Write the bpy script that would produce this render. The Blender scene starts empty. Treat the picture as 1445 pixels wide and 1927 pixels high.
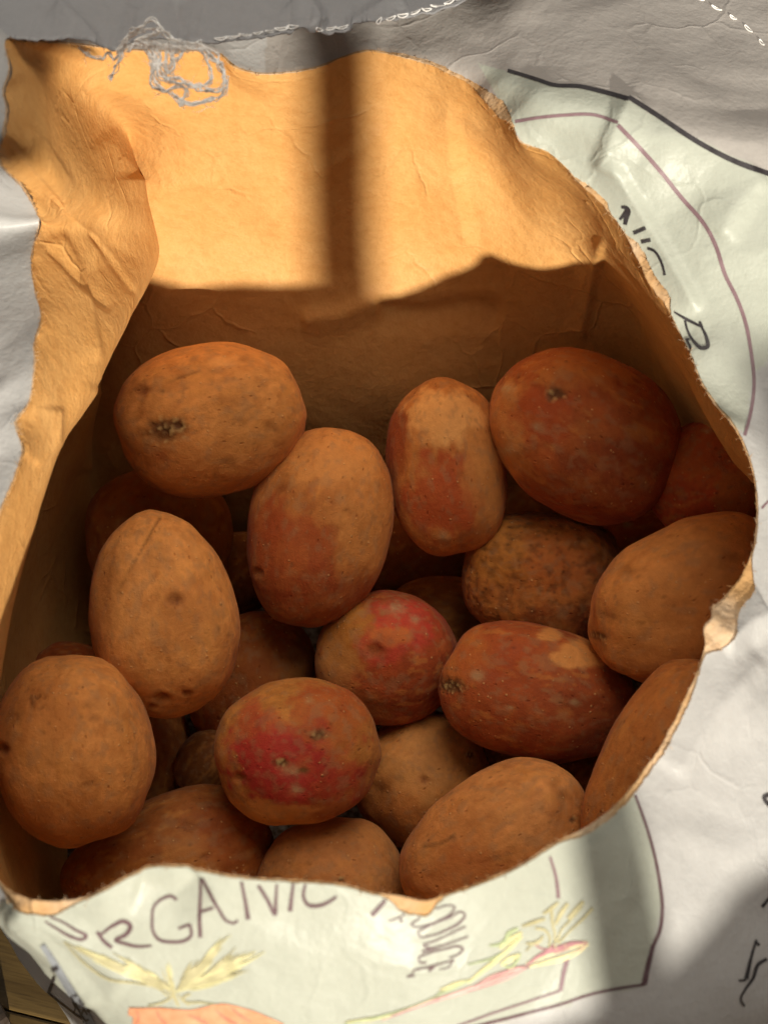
import bpy, bmesh, math, random
import numpy as np
from mathutils import Vector, Matrix
from mathutils.bvhtree import BVHTree

# ------------------------------------------------------------------ camera, sky, sun, exposure
scene = bpy.context.scene
F, CX, CY = 3276.0, 722.5, 963.5                    # focal length in photo pixels, image centre
PITCH = math.radians(52)
VD = np.array([0, math.cos(PITCH), -math.sin(PITCH)])
VU = np.array([0, math.sin(PITCH), math.cos(PITCH)])
VR = np.array([1.0, 0, 0])
CAM = np.array([0, 0, .13]) - .68 * VD
cam_d = bpy.data.cameras.new('camera')
cam = bpy.data.objects.new('camera', cam_d)
scene.collection.objects.link(cam)
cam.location = CAM
cam.rotation_euler = (math.radians(90) - PITCH, 0, 0)
cam_d.sensor_fit = 'VERTICAL'
cam_d.sensor_height = 36.0
cam_d.lens = 36.0 * F / 1927.0
cam_d.clip_start = .01
cam_d.clip_end = 100
cam_d.dof.use_dof = True
cam_d.dof.focus_distance = .69
cam_d.dof.aperture_fstop = 15.0
scene.camera = cam

SUN_AZ, SUN_EL = math.radians(16), math.radians(12.3)
TOSUN = np.array([math.sin(SUN_AZ) * math.cos(SUN_EL), -math.cos(SUN_AZ) * math.cos(SUN_EL), math.sin(SUN_EL)])
# indoors on a table: low sunlight coming in through a window (spot lamp far off), an added soft fill lamp above
world = bpy.data.worlds.new('World')
scene.world = world
world.use_nodes = True
bg = world.node_tree.nodes['Background']
bg.inputs['Color'].default_value = (1, .955, .90, 1)
bg.inputs['Strength'].default_value = .18
key_d = bpy.data.lights.new('window_light', 'SPOT')
key_d.energy = 3450
key_d.spot_size = math.radians(16)
key_d.spot_blend = .2
key_d.shadow_soft_size = .06
key_d.color = (1, .93, .80)
key = bpy.data.objects.new('window_light', key_d)
scene.collection.objects.link(key)
key.location = 6.0 * TOSUN + np.array([0, 0, .2])
key.rotation_euler = Vector(-TOSUN).to_track_quat('-Z', 'Y').to_euler()
fill_d = bpy.data.lights.new('fill_light', 'AREA')  # overhead lamp added as soft fill on the heap
fill_d.shape = 'SQUARE'
fill_d.size = .9
fill_d.energy = 12.6
fill_d.color = (1, .92, .80)
fill = bpy.data.objects.new('fill_light', fill_d)
scene.collection.objects.link(fill)
fill.location = (.22, .14, 1.6)
fill.rotation_euler = (Vector((0, -.03, .15)) - Vector(fill.location)).to_track_quat('-Z', 'Y').to_euler()
scene.view_settings.view_transform = 'Standard'
scene.view_settings.look = 'None'
scene.view_settings.exposure = 0.0
scene.view_settings.gamma = 1.0
scene.cycles.max_bounces = 9
scene.cycles.diffuse_bounces = 6
scene.cycles.transmission_bounces = 4
scene.cycles.adaptive_threshold = .03

COL = scene.collection
rng = np.random.default_rng(7)
random.seed(7)

# ------------------------------------------------------------------ helpers
def at(u, v, t):
    return CAM + t * (VD + VR * (u - CX) / F + VU * (CY - v) / F)

def proj(p):
    r = p - CAM
    z = r @ VD
    return np.stack([CX + F * (r @ VR) / z, CY - F * (r @ VU) / z], -1)

_perm = np.random.default_rng(11).permutation(4096)
_grad = np.random.default_rng(12).normal(size=(4096, 3))
_grad /= np.linalg.norm(_grad, axis=1)[:, None]
def noise(p):
    """gradient noise, about -1..1, p (...,3)"""
    p = np.asarray(p, float)
    i = np.floor(p).astype(np.int64)
    f = p - i
    w = f * f * f * (f * (f * 6 - 15) + 10)
    out = np.zeros(p.shape[:-1])
    for dx in (0, 1):
        for dy in (0, 1):
            for dz in (0, 1):
                h = _perm[(_perm[(_perm[(i[..., 0] + dx) & 4095] + i[..., 1] + dy) & 4095] + i[..., 2] + dz) & 4095]
                g = _grad[h]
                dd = g[..., 0] * (f[..., 0] - dx) + g[..., 1] * (f[..., 1] - dy) + g[..., 2] * (f[..., 2] - dz)
                ww = (w[..., 0] if dx else 1 - w[..., 0]) * (w[..., 1] if dy else 1 - w[..., 1]) * (w[..., 2] if dz else 1 - w[..., 2])
                out += ww * dd
    return out * 1.6

def fbm(p, o=3):
    p = np.asarray(p, float)
    return sum(noise(p * 2 ** k + 17.3 * k) / 2 ** k for k in range(o))

def sstep(a, b, x):
    t = np.clip((x - a) / (b - a), 0, 1)
    return t * t * (3 - 2 * t)

def mesh_np(name, verts, faces, mat, parent=None, smooth=True, attr=None):
    verts = np.asarray(verts, np.float32)
    faces = np.asarray(faces, np.int32)
    k = faces.shape[1]
    m = bpy.data.meshes.new(name)
    m.vertices.add(len(verts)); m.vertices.foreach_set('co', verts.ravel())
    m.loops.add(faces.size); m.loops.foreach_set('vertex_index', faces.ravel())
    m.polygons.add(len(faces))
    m.polygons.foreach_set('loop_start', np.arange(0, faces.size, k, dtype=np.int32))
    m.polygons.foreach_set('loop_total', np.full(len(faces), k, np.int32))
    m.update(calc_edges=True)
    m.validate()
    m.polygons.foreach_set('use_smooth', np.full(len(m.polygons), smooth))
    if attr:
        for an, av in attr.items():
            a = m.attributes.new(an, 'FLOAT_COLOR', 'POINT')
            c = np.ones((len(verts), 4), np.float32); c[:, :3] = av
            a.data.foreach_set('color', c.ravel())
    m.materials.append(mat)
    o = bpy.data.objects.new(name, m)
    COL.objects.link(o)
    if parent: o.parent = parent
    return o

def tag(o, label=None, cat=None, group=None, kind=None):
    if label: o['label'] = label
    if cat: o['category'] = cat
    if group: o['group'] = group
    if kind: o['kind'] = kind
    return o

def empty(name, loc=(0, 0, 0)):
    o = bpy.data.objects.new(name, None)
    o.location = loc
    COL.objects.link(o)
    return o

def grid_faces(n, m, closed=False):
    i = np.arange(n if closed else n - 1)[:, None]
    j = np.arange(m - 1)[None, :]
    i2 = (i + 1) % n
    return np.stack([i * m + j, i2 * m + j, i2 * m + j + 1, i * m + j + 1], -1).reshape(-1, 4)

def hermite(x, xs, ys, periodic=False):
    """smooth curve through points: xs (k), ys (k,...) evaluated at x"""
    xs = np.asarray(xs, float); ys = np.asarray(ys, float)
    if periodic:
        xs = np.concatenate([[xs[-2] - 1, xs[-1] - 1], xs, [xs[0] + 1, xs[1] + 1]])
        ys = np.concatenate([ys[-2:], ys, ys[:2]])
    h = np.diff(xs)
    d = np.diff(ys, axis=0) / h.reshape(-1, *[1] * (ys.ndim - 1))
    m = np.empty_like(ys)
    hh = h.reshape(-1, *[1] * (ys.ndim - 1))
    m[1:-1] = (d[:-1] * hh[1:] + d[1:] * hh[:-1]) / (hh[1:] + hh[:-1])
    m[0], m[-1] = d[0], d[-1]
    k = np.clip(np.searchsorted(xs, x, 'right') - 1, 0, len(h) - 1)
    sh = (-1,) + (1,) * (ys.ndim - 1)
    hk = h[k].reshape(sh)
    t = ((x - xs[k]) / h[k]).reshape(sh)
    return ((2 * t**3 - 3 * t**2 + 1) * ys[k] + (t**3 - 2 * t**2 + t) * hk * m[k]
            + (-2 * t**3 + 3 * t**2) * ys[k + 1] + (t**3 - t**2) * hk * m[k + 1])

def grid_normals(P, closed):
    if closed:
        du = np.roll(P, -1, 0) - np.roll(P, 1, 0)
    else:
        du = np.gradient(P, axis=0)
    dv = np.gradient(P, axis=1)
    n = np.cross(du, dv)
    return n / (np.linalg.norm(n, axis=-1, keepdims=True) + 1e-12)

def dist_poly(uv, pts):
    """pixel distance to a polyline, and signed side"""
    best = np.full(uv.shape[:-1], 1e9); side = np.zeros(uv.shape[:-1]); along = np.zeros(uv.shape[:-1])
    pts = np.asarray(pts, float)
    L = np.concatenate([[0], np.cumsum(np.linalg.norm(np.diff(pts, axis=0), axis=1))])
    for k in range(len(pts) - 1):
        a, b = pts[k], pts[k + 1]
        ab = b - a
        t = np.clip(((uv - a) @ ab) / (ab @ ab), 0, 1)
        q = uv - a - t[..., None] * ab
        dd = np.linalg.norm(q, axis=-1)
        s = np.sign(ab[0] * (uv[..., 1] - a[1]) - ab[1] * (uv[..., 0] - a[0]))
        w = dd < best
        best = np.where(w, dd, best); side = np.where(w, s, side)
        along = np.where(w, (L[k] + t * (L[k + 1] - L[k])) / L[-1], along)
    return best, side, along

def in_poly(uv, poly):
    poly = np.asarray(poly, float)
    x, y = uv[..., 0], uv[..., 1]
    c = np.zeros(x.shape, bool)
    j = len(poly) - 1
    for i in range(len(poly)):
        xi, yi = poly[i]; xj, yj = poly[j]
        c ^= ((yi > y) != (yj > y)) & (x < (xj - xi) * (y - yi) / (yj - yi + 1e-9) + xi)
        j = i
    return c

# ------------------------------------------------------------------ materials
def nmat(name):
    m = bpy.data.materials.new(name); m.use_nodes = True
    nt = m.node_tree
    return m, nt, nt.nodes['Principled BSDF'], nt.nodes['Material Output']

def N(nt, typ, **kw):
    n = nt.nodes.new(typ)
    for k, v in kw.items():
        if k in n.inputs: n.inputs[k].default_value = v
        else: setattr(n, k, v)
    return n

def L(nt, a, b): nt.links.new(a, b)

def mixc(nt, fac, a, b, mode='MIX'):
    n = nt.nodes.new('ShaderNodeMix'); n.data_type = 'RGBA'; n.blend_type = mode
    for s, v in ((n.inputs[0], fac), (n.inputs[6], a), (n.inputs[7], b)):
        if isinstance(v, (int, float)): s.default_value = v
        elif isinstance(v, tuple): s.default_value = (*v, 1)
        else: L(nt, v, s)
    return n.outputs[2]

def ramp(nt, inp, *stops):
    r = nt.nodes.new('ShaderNodeValToRGB')
    els = r.color_ramp.elements
    while len(els) < len(stops): els.new(.5)
    for e, (p, c) in zip(els, stops):
        e.position = p; e.color = (c, c, c, 1) if isinstance(c, (int, float)) else (*c, 1)
    L(nt, inp, r.inputs[0])
    return r.outputs[0]

def paper(name, base, dark, light, attr=None, rough=.7, trans=.12, bump=.25, spec=.25, fine=900.):
    m, nt, b, out = nmat(name)
    tc = N(nt, 'ShaderNodeTexCoord')
    n1 = N(nt, 'ShaderNodeTexNoise', Scale=38., Detail=3., Roughness=.6); L(nt, tc.outputs['Object'], n1.inputs['Vector'])
    n2 = N(nt, 'ShaderNodeTexNoise', Scale=fine, Detail=2., Roughness=.7); L(nt, tc.outputs['Object'], n2.inputs['Vector'])
    n3 = N(nt, 'ShaderNodeTexNoise', Scale=230., Detail=2., Roughness=.65); L(nt, tc.outputs['Object'], n3.inputs['Vector'])
    col = mixc(nt, ramp(nt, n1.outputs[0], (.35, 0.), (.7, 1.)), base, light)
    col = mixc(nt, ramp(nt, n3.outputs[0], (.45, 0.), (.85, .55)), col, dark)
    col = mixc(nt, ramp(nt, n2.outputs[0], (.5, 0.), (.9, .5)), col, dark)
    if attr:
        a = N(nt, 'ShaderNodeAttribute', attribute_name=attr)
        col = mixc(nt, 1., col, a.outputs['Color'], 'MULTIPLY')
    L(nt, col, b.inputs['Base Color'])
    b.inputs['Roughness'].default_value = rough
    b.inputs['Specular IOR Level'].default_value = spec
    # fine creases
    w = N(nt, 'ShaderNodeTexNoise', Scale=60., Detail=2.); L(nt, tc.outputs['Object'], w.inputs['Vector'])
    add = nt.nodes.new('ShaderNodeVectorMath'); add.operation = 'MULTIPLY_ADD'
    L(nt, w.outputs['Color'], add.inputs[0]); add.inputs[1].default_value = (.012, .012, .012); L(nt, tc.outputs['Object'], add.inputs[2])
    vo = N(nt, 'ShaderNodeTexVoronoi', feature='DISTANCE_TO_EDGE', Scale=34.); L(nt, add.outputs[0], vo.inputs['Vector'])
    cr = ramp(nt, vo.outputs[0], (0., 1.), (.035, .25), (.12, 0.))
    msk = N(nt, 'ShaderNodeTexNoise', Scale=22., Detail=2.); L(nt, tc.outputs['Object'], msk.inputs['Vector'])
    mm = ramp(nt, msk.outputs[0], (.48, 0.), (.62, 1.))
    mul = N(nt, 'ShaderNodeMath', operation='MULTIPLY'); L(nt, cr, mul.inputs[0]); L(nt, mm, mul.inputs[1])
    b1 = N(nt, 'ShaderNodeBump', Strength=bump, Distance=.0009); L(nt, mul.outputs[0], b1.inputs['Height'])
    b2 = N(nt, 'ShaderNodeBump', Strength=bump * .9, Distance=.0012); L(nt, n3.outputs[0], b2.inputs['Height']); L(nt, b1.outputs[0], b2.inputs['Normal'])
    b3 = N(nt, 'ShaderNodeBump', Strength=bump * .8, Distance=.0003); L(nt, n2.outputs[0], b3.inputs['Height']); L(nt, b2.outputs[0], b3.inputs['Normal'])
    L(nt, b3.outputs[0], b.inputs['Normal'])
    if trans:
        tr = N(nt, 'ShaderNodeBsdfTranslucent'); L(nt, col, tr.inputs['Color']); L(nt, b3.outputs[0], tr.inputs['Normal'])
        mx = N(nt, 'ShaderNodeMixShader', Fac=trans); L(nt, b.outputs[0], mx.inputs[1]); L(nt, tr.outputs[0], mx.inputs[2])
        L(nt, mx.outputs[0], out.inputs['Surface'])
    return m

M_KRAFT = paper('kraft_paper', (.555, .285, .088), (.45, .205, .055), (.60, .33, .115), rough=.6, trans=.14, bump=.6)
M_WHITE = paper('white_printed_paper', (.515, .51, .50), (.46, .455, .445), (.54, .535, .525), attr='tint', rough=.42, trans=.36, bump=.35, spec=.4)
M_TORN = paper('torn_kraft_edge', (.50, .29, .12), (.40, .21, .08), (.60, .46, .32), rough=.9, trans=.2, bump=.9)

def plain(name, col, rough=.6, spec=.3, var=.15, scale=300.):
    m, nt, b, out = nmat(name)
    tc = N(nt, 'ShaderNodeTexCoord')
    n = N(nt, 'ShaderNodeTexNoise', Scale=scale, Detail=3.); L(nt, tc.outputs['Object'], n.inputs['Vector'])
    c = mixc(nt, ramp(nt, n.outputs[0], (.35, 0.), (.7, 1.)), col, tuple(min(1, x * (1 + var) + var * .12) for x in col))
    L(nt, c, b.inputs['Base Color'])
    b.inputs['Roughness'].default_value = rough; b.inputs['Specular IOR Level'].default_value = spec
    return m

M_INK = plain('brown_ink', (.085, .045, .05), .5)
M_BLACK = plain('black_ink', (.022, .018, .020), .45)
M_PURPLE = plain('mauve_ink', (.15, .09, .10), .5)
M_THREAD = plain('cotton_thread', (.86, .80, .73), .95, .1, .3, 800.)
M_GREY = plain('grey_tape', (.19, .20, .215), .5)

def skin_mat():
    m, nt, b, out = nmat('potato_skin')
    tc = N(nt, 'ShaderNodeTexCoord')
    oi = N(nt, 'ShaderNodeObjectInfo')
    off = nt.nodes.new('ShaderNodeVectorMath'); off.operation = 'MULTIPLY_ADD'
    comb = N(nt, 'ShaderNodeCombineXYZ'); L(nt, oi.outputs['Random'], comb.inputs[0]); L(nt, oi.outputs['Random'], comb.inputs[1])
    L(nt, comb.outputs[0], off.inputs[0]); off.inputs[1].default_value = (7, 3, 5); L(nt, tc.outputs['Object'], off.inputs[2])
    V = off.outputs[0]
    a = N(nt, 'ShaderNodeAttribute', attribute_name='skin')
    n1 = N(nt, 'ShaderNodeTexNoise', Scale=260., Detail=4., Roughness=.7); L(nt, V, n1.inputs['Vector'])
    n2 = N(nt, 'ShaderNodeTexNoise', Scale=1500., Detail=1., Roughness=.65); L(nt, V, n2.inputs['Vector'])
    n3 = N(nt, 'ShaderNodeTexNoise', Scale=75., Detail=4., Roughness=.6); L(nt, V, n3.inputs['Vector'])
    col = mixc(nt, ramp(nt, n1.outputs[0], (.3, .55), (.7, 0.)), a.outputs['Color'], (.68, .60, .48), 'MULTIPLY')
    col = mixc(nt, ramp(nt, n3.outputs[0], (.5, 0.), (.75, .25)), col, (.60, .235, .05))
    # pale flecks and dark lenticels
    v1 = N(nt, 'ShaderNodeTexVoronoi', Scale=420., Randomness=1.); L(nt, V, v1.inputs['Vector'])
    sel = ramp(nt, v1.outputs['Color'], (.72, 0.), (.80, 1.))
    dot = ramp(nt, v1.outputs['Distance'], (.10, 1.), (.26, 0.))
    fm = N(nt, 'ShaderNodeMath', operation='MULTIPLY'); L(nt, sel, fm.inputs[0]); L(nt, dot, fm.inputs[1])
    fm2 = N(nt, 'ShaderNodeMath', operation='MULTIPLY'); L(nt, fm.outputs[0], fm2.inputs[0]); fm2.inputs[1].default_value = .55
    col = mixc(nt, fm2.outputs[0], col, (.66, .36, .13))
    v2 = N(nt, 'ShaderNodeTexVoronoi', Scale=300., Randomness=1.)
    sc = nt.nodes.new('ShaderNodeVectorMath'); sc.operation = 'MULTIPLY'; L(nt, V, sc.inputs[0]); sc.inputs[1].default_value = (1, 1.9, 1.3)
    L(nt, sc.outputs[0], v2.inputs['Vector'])
    sel2 = ramp(nt, v2.outputs['Color'], (.76, 0.), (.84, 1.))
    dot2 = ramp(nt, v2.outputs['Distance'], (.10, 1.), (.3, 0.))
    gm = N(nt, 'ShaderNodeMath', operation='MULTIPLY'); L(nt, sel2, gm.inputs[0]); L(nt, dot2, gm.inputs[1])
    gm2 = N(nt, 'ShaderNodeMath', operation='MULTIPLY'); L(nt, gm.outputs[0], gm2.inputs[0]); gm2.inputs[1].default_value = .6
    col = mixc(nt, gm2.outputs[0], col, (.55, .42, .33), 'MULTIPLY')
    L(nt, col, b.inputs['Base Color'])
    b.inputs['Specular IOR Level'].default_value = .22
    L(nt, ramp(nt, n1.outputs[0], (.3, .62), (.7, .85)), b.inputs['Roughness'])
    b.inputs['Sheen Weight'].default_value = .04
    b.inputs['Sheen Roughness'].default_value = .5
    h = N(nt, 'ShaderNodeMath', operation='MULTIPLY_ADD'); L(nt, fm.outputs[0], h.inputs[0]); h.inputs[1].default_value = .5; L(nt, n1.outputs[0], h.inputs[2])
    h2 = N(nt, 'ShaderNodeMath', operation='MULTIPLY_ADD'); L(nt, gm.outputs[0], h2.inputs[0]); h2.inputs[1].default_value = -.5; L(nt, h.outputs[0], h2.inputs[2])
    b1 = N(nt, 'ShaderNodeBump', Strength=.6, Distance=.001); L(nt, h2.outputs[0], b1.inputs['Height'])
    b2 = N(nt, 'ShaderNodeBump', Strength=.35, Distance=.0003); L(nt, n2.outputs[0], b2.inputs['Height']); L(nt, b1.outputs[0], b2.inputs['Normal'])
    L(nt, b2.outputs[0], b.inputs['Normal'])
    return m
M_SKIN = skin_mat()

def wood_mat():
    m, nt, b, out = nmat('oak_wood')
    tc = N(nt, 'ShaderNodeTexCoord')
    mp = N(nt, 'ShaderNodeMapping'); L(nt, tc.outputs['Object'], mp.inputs[0]); mp.inputs['Scale'].default_value = (4, 55, 30)
    n = N(nt, 'ShaderNodeTexNoise', Scale=2.2, Detail=7., Roughness=.65, Distortion=.8); L(nt, mp.outputs[0], n.inputs['Vector'])
    mp2 = N(nt, 'ShaderNodeMapping'); L(nt, tc.outputs['Object'], mp2.inputs[0]); mp2.inputs['Scale'].default_value = (25, 420, 100)
    n2 = N(nt, 'ShaderNodeTexNoise', Scale=2., Detail=3.); L(nt, mp2.outputs[0], n2.inputs['Vector'])
    c = mixc(nt, ramp(nt, n.outputs[0], (.3, 0.), (.7, 1.)), (.075, .044, .012), (.14, .088, .028))
    c = mixc(nt, ramp(nt, n2.outputs[0], (.5, 0.), (.75, .6)), c, (.035, .019, .006))
    L(nt, c, b.inputs['Base Color']); b.inputs['Roughness'].default_value = .42
    bp = N(nt, 'ShaderNodeBump', Strength=.2, Distance=.0006); L(nt, n2.outputs[0], bp.inputs['Height']); L(nt, bp.outputs[0], b.inputs['Normal'])
    return m
M_WOOD = wood_mat()
M_DARK = plain('dark_varnished_wood', (.030, .020, .014), .5, .3, .4, 60.)

# ------------------------------------------------------------------ table
def bevel_box(name, lo, hi, mat, parent=None, bev=.002):
    bm = bmesh.new()
    bmesh.ops.create_cube(bm, size=1)
    for v in bm.verts:
        v.co = Vector([lo[k] + (v.co[k] + .5) * (hi[k] - lo[k]) for k in range(3)])
    bmesh.ops.bevel(bm, geom=bm.edges[:], offset=bev, segments=2, affect='EDGES', profile=.6)
    m = bpy.data.meshes.new(name); bm.to_mesh(m); bm.free(); m.materials.append(mat)
    o = bpy.data.objects.new(name, m); COL.objects.link(o)
    if parent: o.parent = parent
    return o

table = empty('table_surface', (0, 0, -.061))
table.rotation_euler = (0, 0, math.radians(-14))
tag(table, 'honey brown oak table boards under the paper sack', kind='structure')
for k in range(9):
    y0 = -.56 + k * .13
    bevel_box('plank', (-.75, y0, 0), (.75, y0 + .1295, .03), M_WOOD, table, .0012)
board = bevel_box('dark_board', (-.32, -.09, 0), (.0, .05, .018), M_DARK, None, .003)
board.location = (-.205, -.075, -.030); board.rotation_euler = (0, 0, math.radians(37))
tag(board, 'black board lying on the table beside the lower corner of the sack', 'board')

# ------------------------------------------------------------------ chair shape added unseen behind the camera to throw the shadow bars
E1 = np.array([math.cos(SUN_AZ), math.sin(SUN_AZ), 0]); E2 = np.cross(TOSUN, E1); E2 = E2 if E2[2] > 0 else -E2
caster = empty('shadow_caster', tuple(.8 * TOSUN * np.array([1, 1, 0]) + np.array([0, 0, -.75])))
tag(caster, 'wooden chair shape out of view, added to throw shadow bars on the sack', 'caster')
def sunbox(name, a0, a1, b0, b1, d0=.78, d1=.80, tilt=0.):
    o = bevel_box(name, (a0, b0, d0), (a1, b1, d1), M_WOOD, caster, .003)
    M = Matrix((E1, E2, TOSUN)).transposed().to_4x4()
    if tilt:
        c = Vector(((a0 + a1) / 2, (b0 + b1) / 2, (d0 + d1) / 2))
        M = M @ Matrix.Translation(c) @ Matrix.Rotation(tilt, 4, 'Z') @ Matrix.Translation(-c)
    o.matrix_parent_inverse = caster.matrix_world.inverted() if False else Matrix.Translation(-Vector(caster.location))
    o.matrix_basis = M
    return o
sunbox('lower_rail', -.30, .30, .02, .098)
sunbox('slat', -.05, .30, .070, .143, .802, .815, .09)
sunbox('top_rail', -.30, .30, .289, .375)
sunbox('spindle', -.001, .0215, .099, .297, .782, .797)
sunbox('spindle', -.215, -.20, .099, .297, .782, .797)
sunbox('spindle', .20, .215, .099, .297, .782, .797)
sunbox('caster_board', .100, .29, .163, .222, .74, .775, .06)
sunbox('back_post', -.34, -.301, -.75, .42)
sunbox('back_post', .301, .34, -.75, .42)
sunbox('seat', -.30, .30, -.42, -.385, .79, 1.15)
sunbox('leg', -.30, -.265, -.95, -.421, 1.10, 1.135)
sunbox('leg', .265, .30, -.95, -.421, 1.10, 1.135)
floor = bevel_box('floor', (-3, -3, -.80), (3, 3, -.752), M_DARK)
tag(floor, 'dark floor under the table', kind='structure')

# ------------------------------------------------------------------ paper sack
# stations round the torn mouth: rim (photo px, depth) then outer wall and inner wall points in metres
ST = [
 # rim u, v, t      O1                  O2                 O3                O4               I1                  I2                 I3                I4
 (10, 80, .555,   (-.150,.08,.318),  (-.172,.14,.25), (-.17,.13,.1),   (-.15,.11,-.03),   at(238,255,.680),    (-.11,.095,.16), (-.13,.09,.09),  (-.13,.075,-.016)),
 (200, 88, .62,   (-.11,.14,.285),   (-.12,.165,.22), (-.12,.155,.1),  (-.11,.13,-.03),   (-.076,.104,.23),  (-.095,.1,.16),  (-.10,.082,.10), (-.10,.075,-.016)),
 (420, 104, .626, (-.065,.142,.28),  (-.065,.168,.22),(-.065,.158,.1), (-.06,.13,-.03),   (-.058,.103,.225), (-.055,.101,.16),(-.055,.080,.10),(-.05,.075,-.016)),
 (600, 124, .632, (-.025,.144,.276), (-.02,.17,.22),  (-.02,.16,.1),   (-.02,.13,-.03),   (-.024,.103,.22),  (-.02,.101,.16), (-.02,.080,.10), (-.02,.075,-.016)),
 (720, 97, .636,  (.01,.146,.274),   (.02,.172,.22),  (.02,.16,.1),    (.02,.135,-.03),   (0,.105,.22),      (.01,.102,.16),  (.01,.081,.10),  (.01,.078,-.016)),
 (890, 160, .626, at(930,118,.622),   (.065,.185,.262), (.09,.185,.1),   (.08,.14,-.03),    (.038,.103,.22),   (.045,.1,.165),  (.05,.082,.10),  (.05,.08,-.016)),
 (965, 235, .606, at(1040,160,.604),  (.12,.20,.246), (.16,.20,.1),    (.14,.13,-.03),    (.056,.090,.215),  (.068,.093,.16), (.085,.080,.10), (.08,.07,-.016)),
 (1090, 345, .606, at(1240,222,.598),(.195,.195,.236), (.215,.175,.10),   (.165,.09,-.03),    (.080,.072,.21),   (.098,.080,.16), (.115,.075,.09), (.105,.06,-.016)),
 (1200, 490, .604, at(1445,325,.594),(.222,.12,.220), (.225,.09,.09),  (.168,.04,-.03),    (.10,.036,.20),    (.118,.045,.15), (.135,.04,.08),  (.125,.03,-.016)),
 (1280, 630, .600, at(1490,560,.592),(.184,.018,.20),     (.182,0,.08),    (.165,0,-.03),     (.120,-.004,.185),  (.148,0,.14),    (.164,0,.08),    (.135,0,-.016)),
 (1375, 790, .578,  (.146,-.045,.212),(.175,-.045,.14),(.185,-.045,.07),(.168,-.04,-.03),  (.138,-.043,.185),  (.160,-.04,.14), (.168,-.04,.08), (.14,-.035,-.016)),
 (1425, 950, .570,  (.152,-.098,.197), (.175,-.087,.13),(.184,-.09,.07), (.168,-.085,-.03), (.144,-.073,.175),  (.162,-.075,.13),(.166,-.075,.08),(.14,-.07,-.016)),
 (1345, 1165, .545,(.144,-.152,.180),(.172,-.165,.11), (.175,-.14,.06), (.16,-.13,-.03),   (.136,-.105,.165),  (.154,-.105,.12),(.158,-.10,.07), (.135,-.095,-.016)),
 (1250, 1390, .525,(.122,-.190,.162), (.147,-.197,.09), (.155,-.175,.05),(.145,-.165,-.03), (.100,-.146,.17),  (.125,-.14,.12), (.135,-.135,.07),(.12,-.125,-.016)),
 (1110, 1555, .495,(.082,-.222,.164),(.10,-.215,.08), (.105,-.205,.04),(.10,-.19,-.03),   (.070,-.181,.17),  (.085,-.176,.12),(.09,-.17,.07),  (.085,-.155,-.016)),
 (900, 1665, .478,  (.030,-.233,.175),(.035,-.235,.09),(.04,-.22,.04),  (.04,-.20,-.03),   (.027,-.199,.17),  (.03,-.192,.12), (.03,-.182,.07), (.03,-.165,-.016)),
 (650, 1668, .470, (-.015,-.237,.18),(-.015,-.236,.09),(-.01,-.22,.04),(-.01,-.20,-.03),  (-.012,-.201,.18), (-.012,-.192,.12),(-.012,-.182,.07),(-.012,-.165,-.016)),
 (400, 1645, .468,  (-.052,-.234,.18),(-.055,-.225,.09),(-.05,-.21,.04),(-.05,-.195,-.03), (-.05,-.199,.18),  (-.055,-.19,.12),(-.055,-.18,.07),(-.05,-.16,-.016)),
 (200, 1675, .470, (-.080,-.222,.188),(-.09,-.195,.10),(-.095,-.185,.045),(-.09,-.175,-.03),(-.085,-.194,.18), (-.095,-.18,.12),(-.10,-.17,.07), (-.09,-.15,-.016)),
 (40, 1688, .48,   (-.100,-.211,.195),(-.115,-.172,.11),(-.128,-.158,.05),(-.122,-.15,-.03),(-.108,-.19,.18),  (-.12,-.166,.12),(-.12,-.15,.06), (-.11,-.135,-.016)),
 (-60, 1560, .502,  (-.132,-.175,.18),(-.139,-.147,.11),(-.144,-.137,.05),(-.137,-.128,-.03),(-.127,-.165,.17),(-.136,-.14,.12),(-.137,-.13,.06),(-.125,-.12,-.016)),
 (-70, 1250, .525, (-.15,-.13,.20),  (-.165,-.11,.13),(-.16,-.10,.06), (-.15,-.10,-.03),  at(15,1180,.58),   (-.145,-.09,.12),(-.148,-.085,.07),(-.135,-.085,-.016)),
 (0, 960, .538,     (-.150,-.085,.234), (-.178,-.08,.18),(-.178,-.07,.08),(-.16,-.07,-.03),  at(105,870,.588),   (-.148,-.04,.13),(-.152,-.04,.07),(-.138,-.04,-.016)),
 (64, 700, .558,   (-.150,-.045,.244),(-.18,-.04,.19),(-.18,-.03,.08), (-.162,-.03,-.03), at(190,700,.612),  (-.14,.012,.13), (-.15,0,.07),    (-.135,0,-.016)),
 (75, 420, .603,   (-.152,.02,.252),    (-.18,.01,.20),  (-.18,.02,.08),  (-.162,.02,-.03),  at(280,497,.688),  (-.116,.085,.13),(-.14,.04,.07),  (-.13,.035,-.016)),
 (5, 250, .520,    (-.152,.03,.302), (-.178,.07,.21), (-.178,.07,.08), (-.16,.06,-.03),   at(285,390,.702),  (-.110,.095,.15), (-.13,.08,.08),  (-.13,.06,-.016)),
]
NS = len(ST)
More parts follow.
